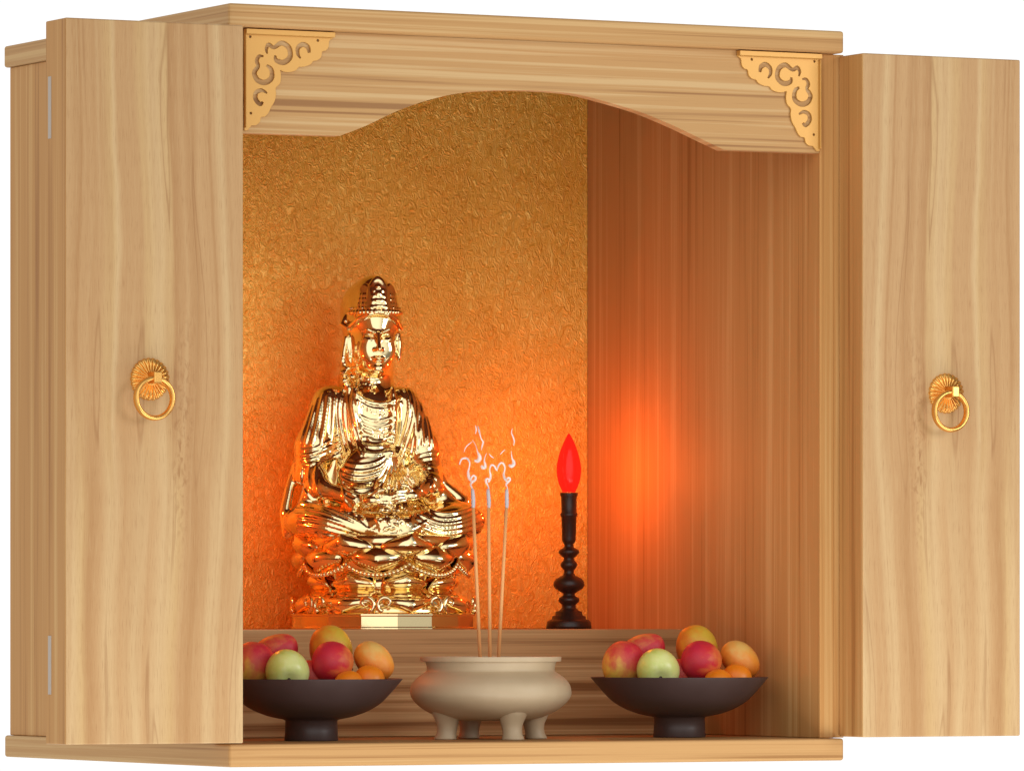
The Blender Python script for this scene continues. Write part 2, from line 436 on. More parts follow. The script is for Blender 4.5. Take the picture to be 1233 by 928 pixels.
def door(sx):
    x0, x1 = (DX0, DX1) if sx > 0 else (-DX1, -DX0)
    bm = box_bm(x0, x1, DF, DB, DZ0, DZ1, .0011, 2)
    uvl = bm.loops.layers.uv.new('UVMap')
    side = []
    for f in bm.faces:
        n = f.normal
        if abs(n.x) > .6: f.material_index = 1
        for l in f.loops:
            c = l.vert.co
            u = (DX1 - abs(c.x)) / (DX1 - DX0); l[uvl].uv = (u, (c.z - DZ0) / (DZ1 - DZ0))
    bmesh.ops.recalc_face_normals(bm, faces=bm.faces)
    me = bpy.data.meshes.new('door'); bm.to_mesh(me); bm.free()
    me.materials.append(M['door']); me.materials.append(M['wood_v'])
    d = link('door', me, None, cab)
    handle(d, sx)
    xe = sx * DX1; w = .0006 * sx
    for z0, z1 in ((.4885, .5366), (.0580, .1035)):
        ex = sorted((xe - w, xe + w * .7))
        box('hinge', (ex[0], ex[1], -.0012, .0046, z0, z1), M['steel'], d, .0001, 1)
    return d
door(-1); door(1)

# ------------------------------------------------------------------ golden statue: signed-distance sculpting
VIEW = R(26.2)                        # azimuth from which the photograph looks at the shelf
class Sculpt:
    def __init__(s, lo, hi, h):
        s.lo = np.array(lo, float); s.h = h
        s.n = np.ceil((np.array(hi) - s.lo) / h).astype(int) + 1
        s.D = np.full(tuple(s.n), 6.0, np.float32)
    def win(s, a, b, pad):
        i0 = np.clip(np.floor((np.minimum(a, b) - pad - s.lo) / s.h).astype(int), 0, s.n - 1)
        i1 = np.clip(np.ceil((np.maximum(a, b) + pad - s.lo) / s.h).astype(int) + 1, 1, s.n)
        sl = tuple(slice(int(p), int(q)) for p, q in zip(i0, i1))
        g = [(np.arange(p, q) * s.h + l).astype(np.float32) for p, q, l in zip(i0, i1, s.lo)]
        return sl, g[0][:, None, None], g[1][None, :, None], g[2][None, None, :]
    def comb(s, sl, d, k, op='+'):
        A = s.D[sl]
        if op == '+':
            hh = np.maximum(k - np.abs(A - d), 0) / k
            s.D[sl] = np.minimum(A, d) - hh * hh * k * .25
        else:
            d = -d; hh = np.maximum(k - np.abs(A - d), 0) / k
            s.D[sl] = np.maximum(A, d) + hh * hh * k * .25
    def ell(s, c, r, k=3.0, op='+', rot=None):
        c = np.array(c, float); r = np.array(r, float); m = max(r)
        ext = r if rot is None else np.array((m, m, m))
        sl, X, Y, Z = s.win(c - ext, c + ext, k + 5)
        X = X - c[0]; Y = Y - c[1]; Z = Z - c[2]
        if rot is not None:
            Q = np.array(rot)
            X, Y, Z = (Q[0, 0] * X + Q[0, 1] * Y + Q[0, 2] * Z, Q[1, 0] * X + Q[1, 1] * Y + Q[1, 2] * Z, Q[2, 0] * X + Q[2, 1] * Y + Q[2, 2] * Z)
        k0 = np.sqrt((X / r[0]) ** 2 + (Y / r[1]) ** 2 + (Z / r[2]) ** 2)
        k1 = np.sqrt((X / r[0] ** 2) ** 2 + (Y / r[1] ** 2) ** 2 + (Z / r[2] ** 2) ** 2) + 1e-6
        s.comb(sl, k0 * (k0 - 1) / k1, k, op)
    def cap(s, a, b, ra, rb, k=2.0, op='+'):
        a = np.array(a, float); b = np.array(b, float); m = max(ra, rb)
        sl, X, Y, Z = s.win(a - 0, b, m + k + 2)
        ba = b - a; L = ba @ ba + 1e-9
        t = np.clip(((X - a[0]) * ba[0] + (Y - a[1]) * ba[1] + (Z - a[2]) * ba[2]) / L, 0, 1)
        d = np.sqrt((X - a[0] - t * ba[0]) ** 2 + (Y - a[1] - t * ba[1]) ** 2 + (Z - a[2] - t * ba[2]) ** 2) - (ra + (rb - ra) * t)
        s.comb(sl, d, k, op)
    def chain(s, pts, rad, k=2.0, op='+'):
        rad = [rad] * len(pts) if np.isscalar(rad) else list(rad)
        P = np.array(pts, float); m = max(rad)
        sl, X, Y, Z = s.win(P.min(0), P.max(0), m + k + 2)
        D = None
        for a, b, ra, rb in zip(P[:-1], P[1:], rad[:-1], rad[1:]):
            ba = b - a; L = ba @ ba + 1e-9
            t = np.clip(((X - a[0]) * ba[0] + (Y - a[1]) * ba[1] + (Z - a[2]) * ba[2]) / L, 0, 1)
            d = np.sqrt((X - a[0] - t * ba[0]) ** 2 + (Y - a[1] - t * ba[1]) ** 2 + (Z - a[2] - t * ba[2]) ** 2) - (ra + (rb - ra) * t)
            D = d if D is None else np.minimum(D, d)
        s.comb(sl, D, k, op)
    def val(s, P):
        q = np.clip((np.asarray(P) - s.lo) / s.h, 0, s.n - 1.001); i = q.astype(int); f = q - i; v = 0
        for dx in (0, 1):
            for dy in (0, 1):
                for dz in (0, 1):
                    w = (f[0] if dx else 1 - f[0]) * (f[1] if dy else 1 - f[1]) * (f[2] if dz else 1 - f[2])
                    v += w * s.D[min(i[0] + dx, s.n[0] - 1), min(i[1] + dy, s.n[1] - 1), min(i[2] + dz, s.n[2] - 1)]
        return v
    def mesh(s, name, mat, parent, scale=.001, smooth_it=1):
        import openvdb
        g = openvdb.FloatGrid(6.0); g.copyFromArray(s.D)
        V, Q = g.convertToQuads(0.0)
        V = np.asarray(V) * s.h + s.lo
        me = bpy.data.meshes.new(name)
        me.from_pydata((V * scale).tolist(), [], np.asarray(Q)[:, ::-1].tolist()); me.update()
        bm = bmesh.new(); bm.from_mesh(me)
        for _ in range(smooth_it): bmesh.ops.smooth_vert(bm, verts=bm.verts, factor=.5, use_axis_x=True, use_axis_y=True, use_axis_z=True)
        bmesh.ops.recalc_face_normals(bm, faces=bm.faces); bm.to_mesh(me); bm.free()
        return link(name, me, mat, parent, True)

SROT = R(-16.5)                       # the figure looks a little to the right of the viewer
ANG = VIEW + SROT                     # angle from the view axis to the statue's own axis
ca, sa = math.cos(ANG), math.sin(ANG)
def ray(px, py):
    u = (px - 463) / 1.421; z = (757 - py) / 1.421
    return u, z
def S3(u, d, z):                      # viewer-aligned (right, away, up) -> the statue's own frame
    return np.array((u * ca + d * sa * 1.0, -u * sa * 1.0 * 1 + d * ca, z))
def hit(S, px, py):
    u, z = ray(px, py)
    d = -90.0
    while d < 60:
        v = S.val(S3(u, d, z))
        if v < 0:
            lo_, hi_ = d - .8, d
            for _ in range(8):
                m_ = (lo_ + hi_) / 2
                if S.val(S3(u, m_, z)) < 0: hi_ = m_
                else: lo_ = m_
            return S3(u, hi_, z)
        d += max(.3, min(v * .6, 4))
    return None
def emboss(S, pts, r, lift=0.0, k=1.2, op='+', sub=5, r1=None):
    P = catmull(pts, sub)
    n = len(P); run = []; runs = []
    for i, q in enumerate(P):
        h = hit(S0, q[0], q[1])
        if h is None or (run and np.linalg.norm(h - run[-1][0]) > 12):
            if len(run) > 1: runs.append(run)
            run = []
        if h is None: continue
        rr = r if r1 is None else r + (r1 - r) * i / max(n - 1, 1)
        run.append((h + S3(0, -lift, 0), rr * (.5 + .5 * min(1, min(i, n - 1 - i) / 3.0))))
    if len(run) > 1: runs.append(run)
    for run in runs:
        H = np.array([a for a, b in run])
        for _ in range(2):
            if len(H) > 3: H[1:-1] = .5 * H[1:-1] + .25 * (H[:-2] + H[2:])
        S.chain(list(H), [b for a, b in run], k, op)
class Frozen:                         # hit-testing uses the undecorated body
    def __init__(s, S): s.lo = S.lo; s.h = S.h; s.n = S.n; s.D = S.D.copy()
    val = Sculpt.val

st = thing('golden_statue', 'shiny gold seated figure with tall crown and flowing robe on a lotus pedestal', 'statue', (.0165, .3255, SZ + .0002), SROT)

def build_figure():
    global S0
    S = Sculpt((-92, -64, 66), (90, 62, 306), .75)
    # skirt and crossed legs
    S.ell((0, 0, 84), (80, 50, 13), 4)
    S.ell((-54, -6, 91), (32, 33, 16.5), 6); S.ell((56, -4, 92), (31, 33, 17.5), 6)
    S.cap((-52, -30, 88), (10, -44, 84), 15, 12, 6); S.cap((54, -28, 88), (-8, -43, 85), 15, 12, 6)
    S.ell((0, 10, 96), (48, 34, 22), 8)
    # torso and cloak
    S.ell((-11, 22, 142), (36, 25, 54), 8)
    S.ell((-11, 20, 184), (40, 20, 25), 8)
    S.ell((-10, 8, 176), (24, 13, 26), 6)
    S.ell((-10, -2, 138), (25, 14, 20), 8)
    S.ell((-6, 24, 110), (54, 28, 24), 10)
    # arms under wide sleeves
    S.cap((-44, 18, 192), (-58, 11, 154), 14.5, 15.5, 8); S.cap((20, 18, 191), (33, 10, 154), 14, 15, 8)
    S.cap((-58, 11, 154), (-65, 6, 130), 15.5, 11, 6); S.cap((33, 10, 154), (40, 4, 128), 15, 12, 6)
    S.cap((-62, 6, 142), (-54, -18, 118), 9, 8.5, 4); S.cap((-54, -18, 118), (-30, -36, 108), 8, 6, 4)
    S.cap((38, 4, 140), (38, -20, 122), 10, 9, 4); S.cap((38, -20, 122), (20, -38, 114), 8, 6, 4)
    # hollow between forearm and body
    S.ell((-42, 20, 128), (22, 14, 34), 8); S.ell((24, 20, 128), (22, 14, 34), 8); S.ell((-46, -22, 139), (5.5, 12, 16), 4, '-')
    # sleeve falling from the wrists on to the knees
    S.cap((40, -8, 120), (54, -12, 104), 10, 8, 5); S.cap((-62, -8, 120), (-70, -10, 102), 8, 6, 5)
    # scarf hanging outside the arm
    S.chain([(-72, 16, 140), (-79, 10, 118), (-84, 4, 98), (-82, 0, 80)], [4, 4.5, 5, 5], 3)
    S.chain([(46, 16, 140), (54, 14, 122), (70, 10, 108)], [4, 5, 6], 4)
    # neck and head
    S.cap((-7, 22, 198), (-6, 20, 225), 13, 10, 7)
    S.ell((-5, 20, 245), (19, 23, 29), 4)
    S.ell((-5, 12, 229), (13.5, 15, 14), 7)
    S.ell((-5, 4, 220), (6.5, 6, 4), 4)
    # hair and cloth hood rising to the top knot
    S.ell((-5, 25, 262), (24.5, 26, 20), 3)
    S.ell((-5, 26, 282), (17.5, 19, 19), 8); S.ell((-13, 38, 270), (18, 18, 24), 8)
    S.cap((-6, 28, 270), (-9, 38, 205), 19, 24, 8)
    for sx in (-1, 1):
        if sx < 0: S.chain([(-5 + sx * 23, 22, 266), (-5 + sx * 27.5, 18, 259), (-5 + sx * 24, 14, 256)], [3.2, 2.4, 2.4], 2)
        S.ell((-5 + sx * 21.5, 20, 240), (3, 5, 13), 1.5)                       # long ears
        if sx > 0: continue
        S.chain([(-5 + sx * 24, 18, 247), (-5 + sx * 27, 16, 232), (-5 + sx * 27, 14, 216), (-5 + sx * 24, 8, 204)], [2.6, 2.2, 3.0, 3.6], 1.5)
        for q in range(7):                                                     # locks of hair on the shoulders
            S.ell((-5 + sx * (25 + 4 * math.sin(q * 2.3)), 9 + 2 * math.cos(q), 221 - q * 3.4), (3.2, 3, 2.2), 1)
    S.ell((-21, -9, 124), (20, 11, 25), 7)
    S.ell((-21, -22, 110), (18, 9, 12), 6)
    S.ell((-24, 2, 180), (5, 8, 26), 4); S.ell((8, 2, 180), (5, 8, 26), 4)
    S0 = Frozen(S)
    # face
    fx, fy = -5, 20
    def face(px, dz, r, ro): pass
    for sx in (-1, 1):
        S.ell((fx + sx * 8.2, -.6, 247), (5.2, 2.2, 3.0), 3, '-')               # sockets
        S.ell((fx + sx * 8.0, 1.0, 246.3), (4.6, 2.8, 2.4), .8)                 # lids
        S.chain([(fx + sx * 4, -3.2, 251.5), (fx + sx * 9, -2.6, 253.8), (fx + sx * 15, 2.6, 251.5)], [1.0, 1.2, .7], 1.2)
        S.chain([(fx + sx * 4, -2.0, 245.4), (fx + sx * 8, -2.2, 244.6), (fx + sx * 12.4, .6, 245.6)], .55, .5)
        S.ell((fx + sx * 9.5, 2.6, 237), (5.5, 4.0, 8), 6)                       # cheeks
        S.ell((fx + sx * 2.6, -4.4, 236.6), (1.9, 2.0, 1.5), 1.4)               # nostrils
    S.chain([(fx, -2.6, 250), (fx, -5.4, 243), (fx, -8.0, 237)], [1.5, 1.7, 2.2], 2.4)
    S.ell((fx, -3.8, 229.7), (5.4, 2.8, 1.2), .7); S.ell((fx, -3.4, 227.0), (4.2, 2.9, 1.5), .7)
    S.chain([(fx - 5.6, -2.6, 228.6), (fx, -6.4, 228.4), (fx + 5.6, -2.6, 228.6)], .5, .5, '-')
    S.ell((fx, -1.0, 221), (5, 3.6, 3.2), 2.5)
    # hair line and head band
    S.chain([(-27, 14, 256), (-21, 3, 263), (-13, -4, 267), (-5, -6, 269), (3, -4, 267), (11, 3, 263), (17, 14, 256)], 2.4, 1.4)
    S.chain([(-25, 13, 261), (-19, 1, 268), (-12, -5, 272), (-5, -7, 273.5), (2, -5, 272), (9, 1, 268), (15, 13, 261)], 1.5, .8)
    # robe edges, necklace and girdle (photo outlines dropped on to the body)
    for dx in (-13, -7): emboss(S, [(428 + dx, 466), (422 + dx, 490), (425 + dx, 520), (431 + dx, 545)], 1.3, r1=1.8)
    for dx in (7, 13): emboss(S, [(490 + dx, 468), (496 + dx, 490), (494 + dx, 515), (488 + dx, 545)], 1.3, r1=1.8)
    for q in range(4): emboss(S, [(434 + q * 2, 500 + q * 8), (447, 506 + q * 8), (462, 506 + q * 8), (478 - q * 2, 500 + q * 8)], .8)
    for dx in (0, 5): emboss(S, [(424 + dx, 462), (420 + dx, 480), (424 + dx, 505), (430 + dx, 530), (436 + dx, 548)], 1.5)
    for dx in (0, -5): emboss(S, [(492 + dx, 464), (499 + dx, 485), (497 + dx, 510), (490 + dx, 532), (484 + dx, 552)], 1.5)
    emboss(S, [(430, 474), (440, 482), (455, 486), (470, 485), (484, 477)], 1.9)
    emboss(S, [(432, 482), (444, 490), (457, 493), (470, 491), (482, 484)], .9)
    for i in range(13):
        a = i / 12; x = 431 + a * 53; y = 484 + 11 * math.sin(math.pi * a)
        emboss(S, [(x, y), (x + .4, y + 3)], 1.3, sub=1)
    emboss(S, [(451, 497), (463, 497)], .9, sub=2); emboss(S, [(457, 491), (457, 506)], .9, sub=2)
    for x, y in ((435, 520), (441, 517), (447, 519), (453, 516), (459, 518), (465, 516), (471, 518), (476, 521), (438, 527), (446, 527), (455, 525), (463, 526), (471, 527)):
        emboss(S, [(x - 1.5, y), (x + 1.5, y + 1)], 2.0, sub=1)
    emboss(S, [(428, 533), (445, 538), (460, 538), (478, 534)], 1.5); emboss(S, [(428, 541), (446, 547), (462, 546), (480, 540)], 1.2)
    # apron: nested U folds, and a fan of folds falling from the knot
    for i in range(8):
        y = 553 + i * 7.0; w = 1 - .04 * i
        emboss(S, [(440 - 33 * w, y - 10), (434 - 24 * w, y + 2), (437 - 4, y + 8 + i * .4), (447 + 11 * w, y + 3), (449 + 20 * w, y - 9)], 1.55 if i % 2 else 1.15, .1)
    for i, (x1, y1) in enumerate(((452, 606), (462, 612), (471, 615), (481, 614), (491, 609), (500, 600), (506, 588))):
        emboss(S, [(469 + i * 1.2, 545), (467 + i * 3.2, 562), (x1 - 2, (545 + y1) / 2 + 9), (x1, y1)], 1.1, r1=1.9)
    S_knot = hit(S0, 470, 546)
    if S_knot is not None: S.ell(S_knot, (5, 3.5, 3.5), 2)
    # sleeves
    for i, (a, b, c) in enumerate((((404, 472), (402, 505), (399, 545)), ((397, 472), (393, 505), (387, 540)), ((390, 474), (384, 505), (377, 536)), ((383, 480), (376, 508), (369, 534)), ((377, 488), (370, 512), (363, 532)))):
        emboss(S, [a, b, c], 1.2, r1=2.1)
    for a, b, c in (((494, 476), (501, 505), (503, 540)), ((500, 476), (508, 505), (510, 535)), ((506, 482), (514, 508), (517, 535)), ((511, 490), (518, 512), (523, 538))):
        emboss(S, [a, b, c], 1.2, r1=2.0)
    for i in range(4):
        emboss(S, [(358 + i * 2, 543 + i * 6), (378, 541 + i * 6), (398, 531 + i * 7), (412, 522 + i * 8)], 1.8 if i % 2 else 1.2)
        emboss(S, [(528 - i * 2, 545 + i * 6), (514, 546 + i * 6), (500, 552 + i * 5), (490, 560 + i * 5)], 1.7 if i % 2 else 1.2)
    for x0 in (0, 9, 17):
        emboss(S, [(366 + x0, 560), (364 + x0, 578), (372 + x0 * .9, 598), (390 + x0 * .6, 608)], 1.4)
    # knees
    for i in range(6):
        emboss(S, [(506 - i, 606 + i * 6.5), (528, 619 + i * 6), (556, 617 + i * 6), (583, 604 + i * 7)], 1.75 if i % 2 == 0 else 1.2)
        emboss(S, [(356 + i, 606 + i * 7), (380, 609 + i * 6.5), (408, 618 + i * 6), (440, 634 + i * 4)], 1.75 if i % 2 == 0 else 1.2)
    for i in range(5):
        emboss(S, [(400 + i * 9, 622 + i * 3), (432 + i * 9, 640 + i), (470 + i * 7, 646 - i), (506 + i * 4, 634 - i * 3)], 1.3)
    # hands folded in the lap, five fingers each
    for sx, cx, cy, cz in ((-1, -17, -46, 108), (1, 15, -47, 112)):
        S.ell((cx, cy, cz), (9, 7, 5), 2.5)
        for f in range(4):
            L = (12.5, 14, 13, 10)[f]
            p0 = np.array((cx - sx * 5, cy - 3 - f * .6, cz + 4.2 - f * 2.7)); p1 = p0 + np.array((-sx * L * .55, -2.2, -.6)); p2 = p1 + np.array((-sx * L * .45, 1.2, -2.2))
            S.chain([p0, p1, p2], [1.75, 1.6, 1.2], .6)
        p0 = np.array((cx + sx * 1, cy - 3, cz + 4)); S.chain([p0, p0 + np.array((-sx * 5, -2.5, 4)), p0 + np.array((-sx * 9.5, -2.5, 5))], [2.0, 1.8, 1.3], .8)
    # jewelled tassels and edging over the lap
    rnd = random.Random(11)
    for i in range(150):
        x = rnd.uniform(404, 528); y = rnd.uniform(600, 652)
        if abs(x - 466) / 62 + abs(y - 626) / 34 > 1.15: continue
        a = rnd.uniform(0, 6.28); L = rnd.uniform(2.5, 6)
        emboss(S, [(x, y), (x + L * math.cos(a), y + L * math.sin(a) * .7)], rnd.uniform(.9, 1.5), .3, .5, sub=2)
    for i in range(58):
        x = rnd.uniform(486, 530); y = rnd.uniform(562, 604)
        emboss(S, [(x, y), (x + rnd.uniform(-5, 5), y + rnd.uniform(1, 5))], rnd.uniform(.8, 1.4), .2, .5, sub=2)
    for i in range(46):
        a = i / 45; x = 362 + a * 216; y = 652 - 6 * abs(a - .5) * 2 + 2 * math.sin(i * 2.1)
        emboss(S, [(x - 1, y), (x + 1, y + 1.5)], 1.7, .2, .6, sub=1)
    for i in range(40):
        x = rnd.uniform(412, 432); y = rnd.uniform(428, 462)
        emboss(S, [(x, y), (x + rnd.uniform(-3, 3), y + rnd.uniform(-3, 3))], 1.2, .2, .5, sub=1)
    for i in range(30):
        x = rnd.uniform(428, 452); y = rnd.uniform(450, 472)
        emboss(S, [(x, y), (x + rnd.uniform(-3, 3), y + rnd.uniform(-2, 2))], 1.2, .2, .5, sub=1)
    fig = S.mesh('figure', M['gold'], st, smooth_it=1)
    # crown: pointed plaques round the hood
    T = Sculpt((-34, -16, 262), (24, 36, 308), .6)
    def on_band(az, z, r=0):
        rr = 21.5 - .22 * (z - 268) + r
        return np.array((-5 + rr * math.sin(az), 17 - rr * 1.05 * math.cos(az), z))
    for az, hh, w in ((-.72, 24, .40), (.72, 24, .40), (0, 30, .44)):
        L = [(-w, 0), (-w * 1.02, .45), (-w * .92, .72), (-w * .55, .90), (0, 1.0), (w * .55, .90), (w * .92, .72), (w * 1.02, .45), (w, 0)]
        lift = .9 if az == 0 else 0
        P = [on_band(az + a, 268 + b * hh, lift) for a, b in catmull(L, 4)]
        T.chain(P, 1.05, .8)
        for a in np.linspace(-w * .86, w * .86, 11):
            top = np.interp(abs(a), [0, w * .55, w * .92, w], [.95, .87, .7, .4])
            T.chain([on_band(az + a, 268, -1.2 + lift), on_band(az + a, 268 + top * hh, -1.2 + lift)], 1.6, 2.5)
        s = hh / 30
        if az == 0:
            T.ell(on_band(az, 268 + 21.5 * s, 1.2), (2.2, 2, 2.6), .6); T.ell(on_band(az, 268 + 15 * s, 1.0), (3.4, 2.2, 4), .8); T.ell(on_band(az, 268 + 10 * s, 1.2), (5.0, 2.2, 1.8), .8)
        for a in (-.62, .62) if az == 0 else (-.45, .1, .6):
            for q in range(4): T.ell(on_band(az + a * w * (1 - q * .13), 268 + (4 + q * 4.8) * s, .4 + lift), (1.7, 1.3, 1.9), .7)
    for k in range(25):
        az = -1.8 + 3.6 * k / 24; T.ell(on_band(az, 268.5, 1.0), (1.9, 1.9, 1.9), .5); T.ell(on_band(az + .07, 272, .8), (1.3, 1.3, 1.3), .4)
    T.mesh('crown', M['gold'], st, smooth_it=0)
build_figure()

# lotus pedestal
def lathe(name, prof, mat, parent, n=96, smooth=True, cap0=True, cap1=True, sc=.001):
    V, F = lathe_data([(r * sc, z * sc) for r, z in prof], n, cap0, cap1)
    return obj(name, V, F, mat, parent, smooth)
lotus = lathe('lotus_base', [(70, 12), (72, 15), (66, 20), (60, 27), (55, 33), (54, 40), (57, 46), (60, 49), (62, 55), (66, 64), (70, 72), (70, 77.5), (60, 79.5), (0.1, 80)], M['gold'], st)
def plinth():
    V = []; F = []; n = 16; prof = [(79, 0), (79, 1.2), (78, 2), (78, 10.5), (79.5, 11.4), (79.5, 12.6), (77, 13.4), (40, 13.6)]
    off = math.pi / 16 * 0 - SROT * 0 + R(-90) + R(-1)
    for r, z in prof:
        for k in range(n):
            a = 2 * math.pi * k / n + off; V.append((r * .001 * math.cos(a), r * .001 * math.sin(a), z * .001))
    for i in range(len(prof) - 1):
        for k in range(n): F.append((i * n + k, i * n + (k + 1) % n, (i + 1) * n + (k + 1) % n, (i + 1) * n + k))
    F.append(tuple(range(n))[::-1]); F.append(tuple((len(prof) - 1) * n + k for k in range(n)))
    return obj('plinth', V, F, M['gold'], st, False)
plinth()
def petal_mesh(r0, z0, r1, z1, width, bulge, curl, cup=.35):
    """one lotus petal: root at (r0, z0), tip at (r1, z1), bulging outwards, tip curling out"""
    nu, nv = 12, 14; V = []; F = []
    def P(a, v, off):
        wv = width * (math.sin(math.pi * min(1, .16 + v * .84)) ** .6) * (1 - .12 * v)
        r = r0 + (r1 - r0) * v + bulge * math.sin(math.pi * v) + curl * max(0, v - .72) / .28 * max(0, v - .72) / .28
        z = z0 + (z1 - z0) * v
        r += -cup * width * a * a * .5 + 1.3 * math.exp(-(a / .13) ** 2) * (.3 + .7 * v) - off
        x = wv * a
        return (x * .001, -r * .001, z * .001)
    for off in (0, 2.2):
        for j in range(nv + 1):
            for i in range(nu + 1): V.append(P(-1 + 2 * i / nu, j / nv, off))
    m = (nu + 1) * (nv + 1)
    for j in range(nv):
        for i in range(nu):
            a = j * (nu + 1) + i; b = a + 1; c = a + nu + 2; d = a + nu + 1
            F.append((a, b, c, d)); F.append((m + d, m + c, m + b, m + a))
    ring = [i for i in range(nu + 1)] + [j * (nu + 1) + nu for j in range(1, nv + 1)] + [nv * (nu + 1) + i for i in range(nu - 1, -1, -1)] + [j * (nu + 1) for j in range(nv - 1, 0, -1)]
    for q in range(len(ring)):
        a, b = ring[q], ring[(q + 1) % len(ring)]; F.append((b, a, m + a, m + b))
    me = bpy.data.meshes.new('petal'); me.from_pydata(V, [], F); me.update(); me.materials.append(M['gold'])
    me.polygons.foreach_set('use_smooth', [True] * len(me.polygons))
    return me
def petals(me, n, off, name='petal'):
    for k in range(n):
        o = bpy.data.objects.new(name, me); C.objects.link(o); o.parent = lotus
        o.rotation_euler = (0, 0, off + 2 * math.pi * k / n)
NP = 8; d0 = R(8)
petals(petal_mesh(68, 59, 76, 80, 25.5, 7.5, 1.5, .95), NP, d0)               # upper tier, turned up
petals(petal_mesh(67, 71, 68, 46.5, 24, 11, .5, .95), NP, d0 + math.pi / NP)   # hanging tier
petals(petal_mesh(61, 33, 75, 13.6, 26, 8.5, 1.0, .85), NP, d0)              # foot tier, turned down
petals(petal_mesh(57, 34, 71, 17, 22, 4.0, 1.5, .5), NP, d0 + math.pi / NP)
petals(petal_mesh(58, 31, 63, 47, 21, 6, 1.0, .8), NP, d0)
# bead swags and scrolls between the tiers
parts = []
for k in range(NP):
    for q in range(17):
        t = -1 + 2 * q / 16; a = d0 - math.pi / 2 + math.pi / NP + 2 * math.pi * k / NP + t * math.pi / NP
        r = 70 + 2.0 * (1 - t * t); z = 54 - 9 * (1 - t * t)
        parts.append((r * math.cos(a), r * math.sin(a), z))
bm = bmesh.new()
for x, y, z in parts:
    bmesh.ops.create_icosphere(bm, subdivisions=2, radius=.0022, matrix=Matrix.Translation((x * .001, y * .001, z * .001)))
from_bm('bead_swag', bm, M['gold'], lotus, True)
for k in range(NP):
    a0 = d0 - math.pi / 2 + 2 * math.pi * (k + .5) / NP
    parts = []
    for sg in (-1, 1):
        pts = []
        for q in range(20):
            t = q / 19; an = t * 5.4 - 1.2; rr = 8.2 * (1 - t * .78)
            ax = a0 + sg * (.112 - rr * math.cos(an) / 76.0); z = 21.5 + rr * math.sin(an) * .95
            pts.append((.001 * 77.5 * math.cos(ax), .001 * 77.5 * math.sin(ax), .001 * z))
        parts.append(tube_data(pts, [.0022 * (1 - .4 * q / 19) for q in range(20)], 8))
    V, F = merge(*parts); obj('scroll', V, F, M['gold'], lotus, True)

# ------------------------------------------------------------------ electric candle
CX, CY = .1938, .3245; zc = SZ + .0002; k = .1985e-3
def cz(y): return (880 - y) * k
ec = thing('electric_candle', 'dark turned candlestick with a glowing red flame-shaped bulb near the right wall', 'candle lamp', (CX, CY, zc), 0, 'pair of electric candles')
prof = [(98, 880), (98, 868), (94, 850), (88, 843), (74, 838), (73, 826), (60, 822), (57, 806), (42, 801), (30, 788), (31, 776), (43, 764), (46, 755), (43, 746), (27, 737), (25, 728), (42, 717),
        (60, 706), (68, 692), (66, 677), (55, 662), (30, 650), (22, 640), (22, 626), (33, 614), (37, 604), (34, 594), (24, 583), (22, 573), (36, 562), (46, 550), (43, 540), (30, 532), (20, 526), (20, 514),
        (27, 504), (30, 495), (33, 396), (38, 391), (38, 382), (33, 377), (34, 310), (39, 302), (39, 290), (28, 289), (26, 300), (.5, 300)]
V, F = lathe_data([(r * k, cz(y)) for r, y in prof], 56, True, True)
obj('candlestick', V, F, M['candle_wood'], ec, True)
bp = [(27, 296), (30, 283), (40, 262), (49, 232), (53, 200), (52, 172), (46, 140), (37, 108), (26, 80), (15, 55), (7, 40), (.6, 33)]
bp = [tuple(q) for q in catmull(bp, 4)]
V, F = lathe_data([(r * k, cz(y)) for r, y in bp], 48, True, True)
obj('bulb', V, F, M['bulb'], ec, True)
# its twin stands at the other end of the step, behind the left door; its glow colours the statue
e2 = ec.copy(); C.objects.link(e2); e2.location = (-.176, CY, zc)
e2['label'] = 'dark candlestick with red bulb at the left end of the step, behind the left door'
for ch in list(ec.children):
    c2 = ch.copy(); C.objects.link(c2); c2.parent = e2

# ------------------------------------------------------------------ incense burner, sticks, smoke
BY = .100; bx = .0033; kb = .1218e-3
def bz(y): return (672 - y) * kb
ib = thing('incense_burner', 'squat beige ceramic incense burner on four short feet', 'incense burner', (bx, BY, TB + .0002), -VIEW)
prof = [(.5, 548), (200, 548), (280, 540), (330, 530), (392, 508), (460, 470), (512, 425), (538, 385), (542, 352), (530, 305), (498, 265), (462, 238), (440, 224), (431, 214), (430, 200), (433, 180), (438, 160),
        (446, 154), (468, 152), (473, 148), (474, 124), (471, 120), (440, 120), (432, 124), (428, 150), (425, 200), (430, 260), (400, 300)]
pp = [tuple(q) for q in catmull(prof, 3)]
V, F = lathe_data([(r * kb, bz(y)) for r, y in pp], 96)
obj('bowl', V, F, M['burner'], ib, True)
V, F = lathe_data([(428 * kb, bz(185)), (300 * kb, bz(165)), (120 * kb, bz(150)), (.5 * kb, bz(146))], 48, False, True)
obj('ash_bed', V, F, M['ash'], ib, True)
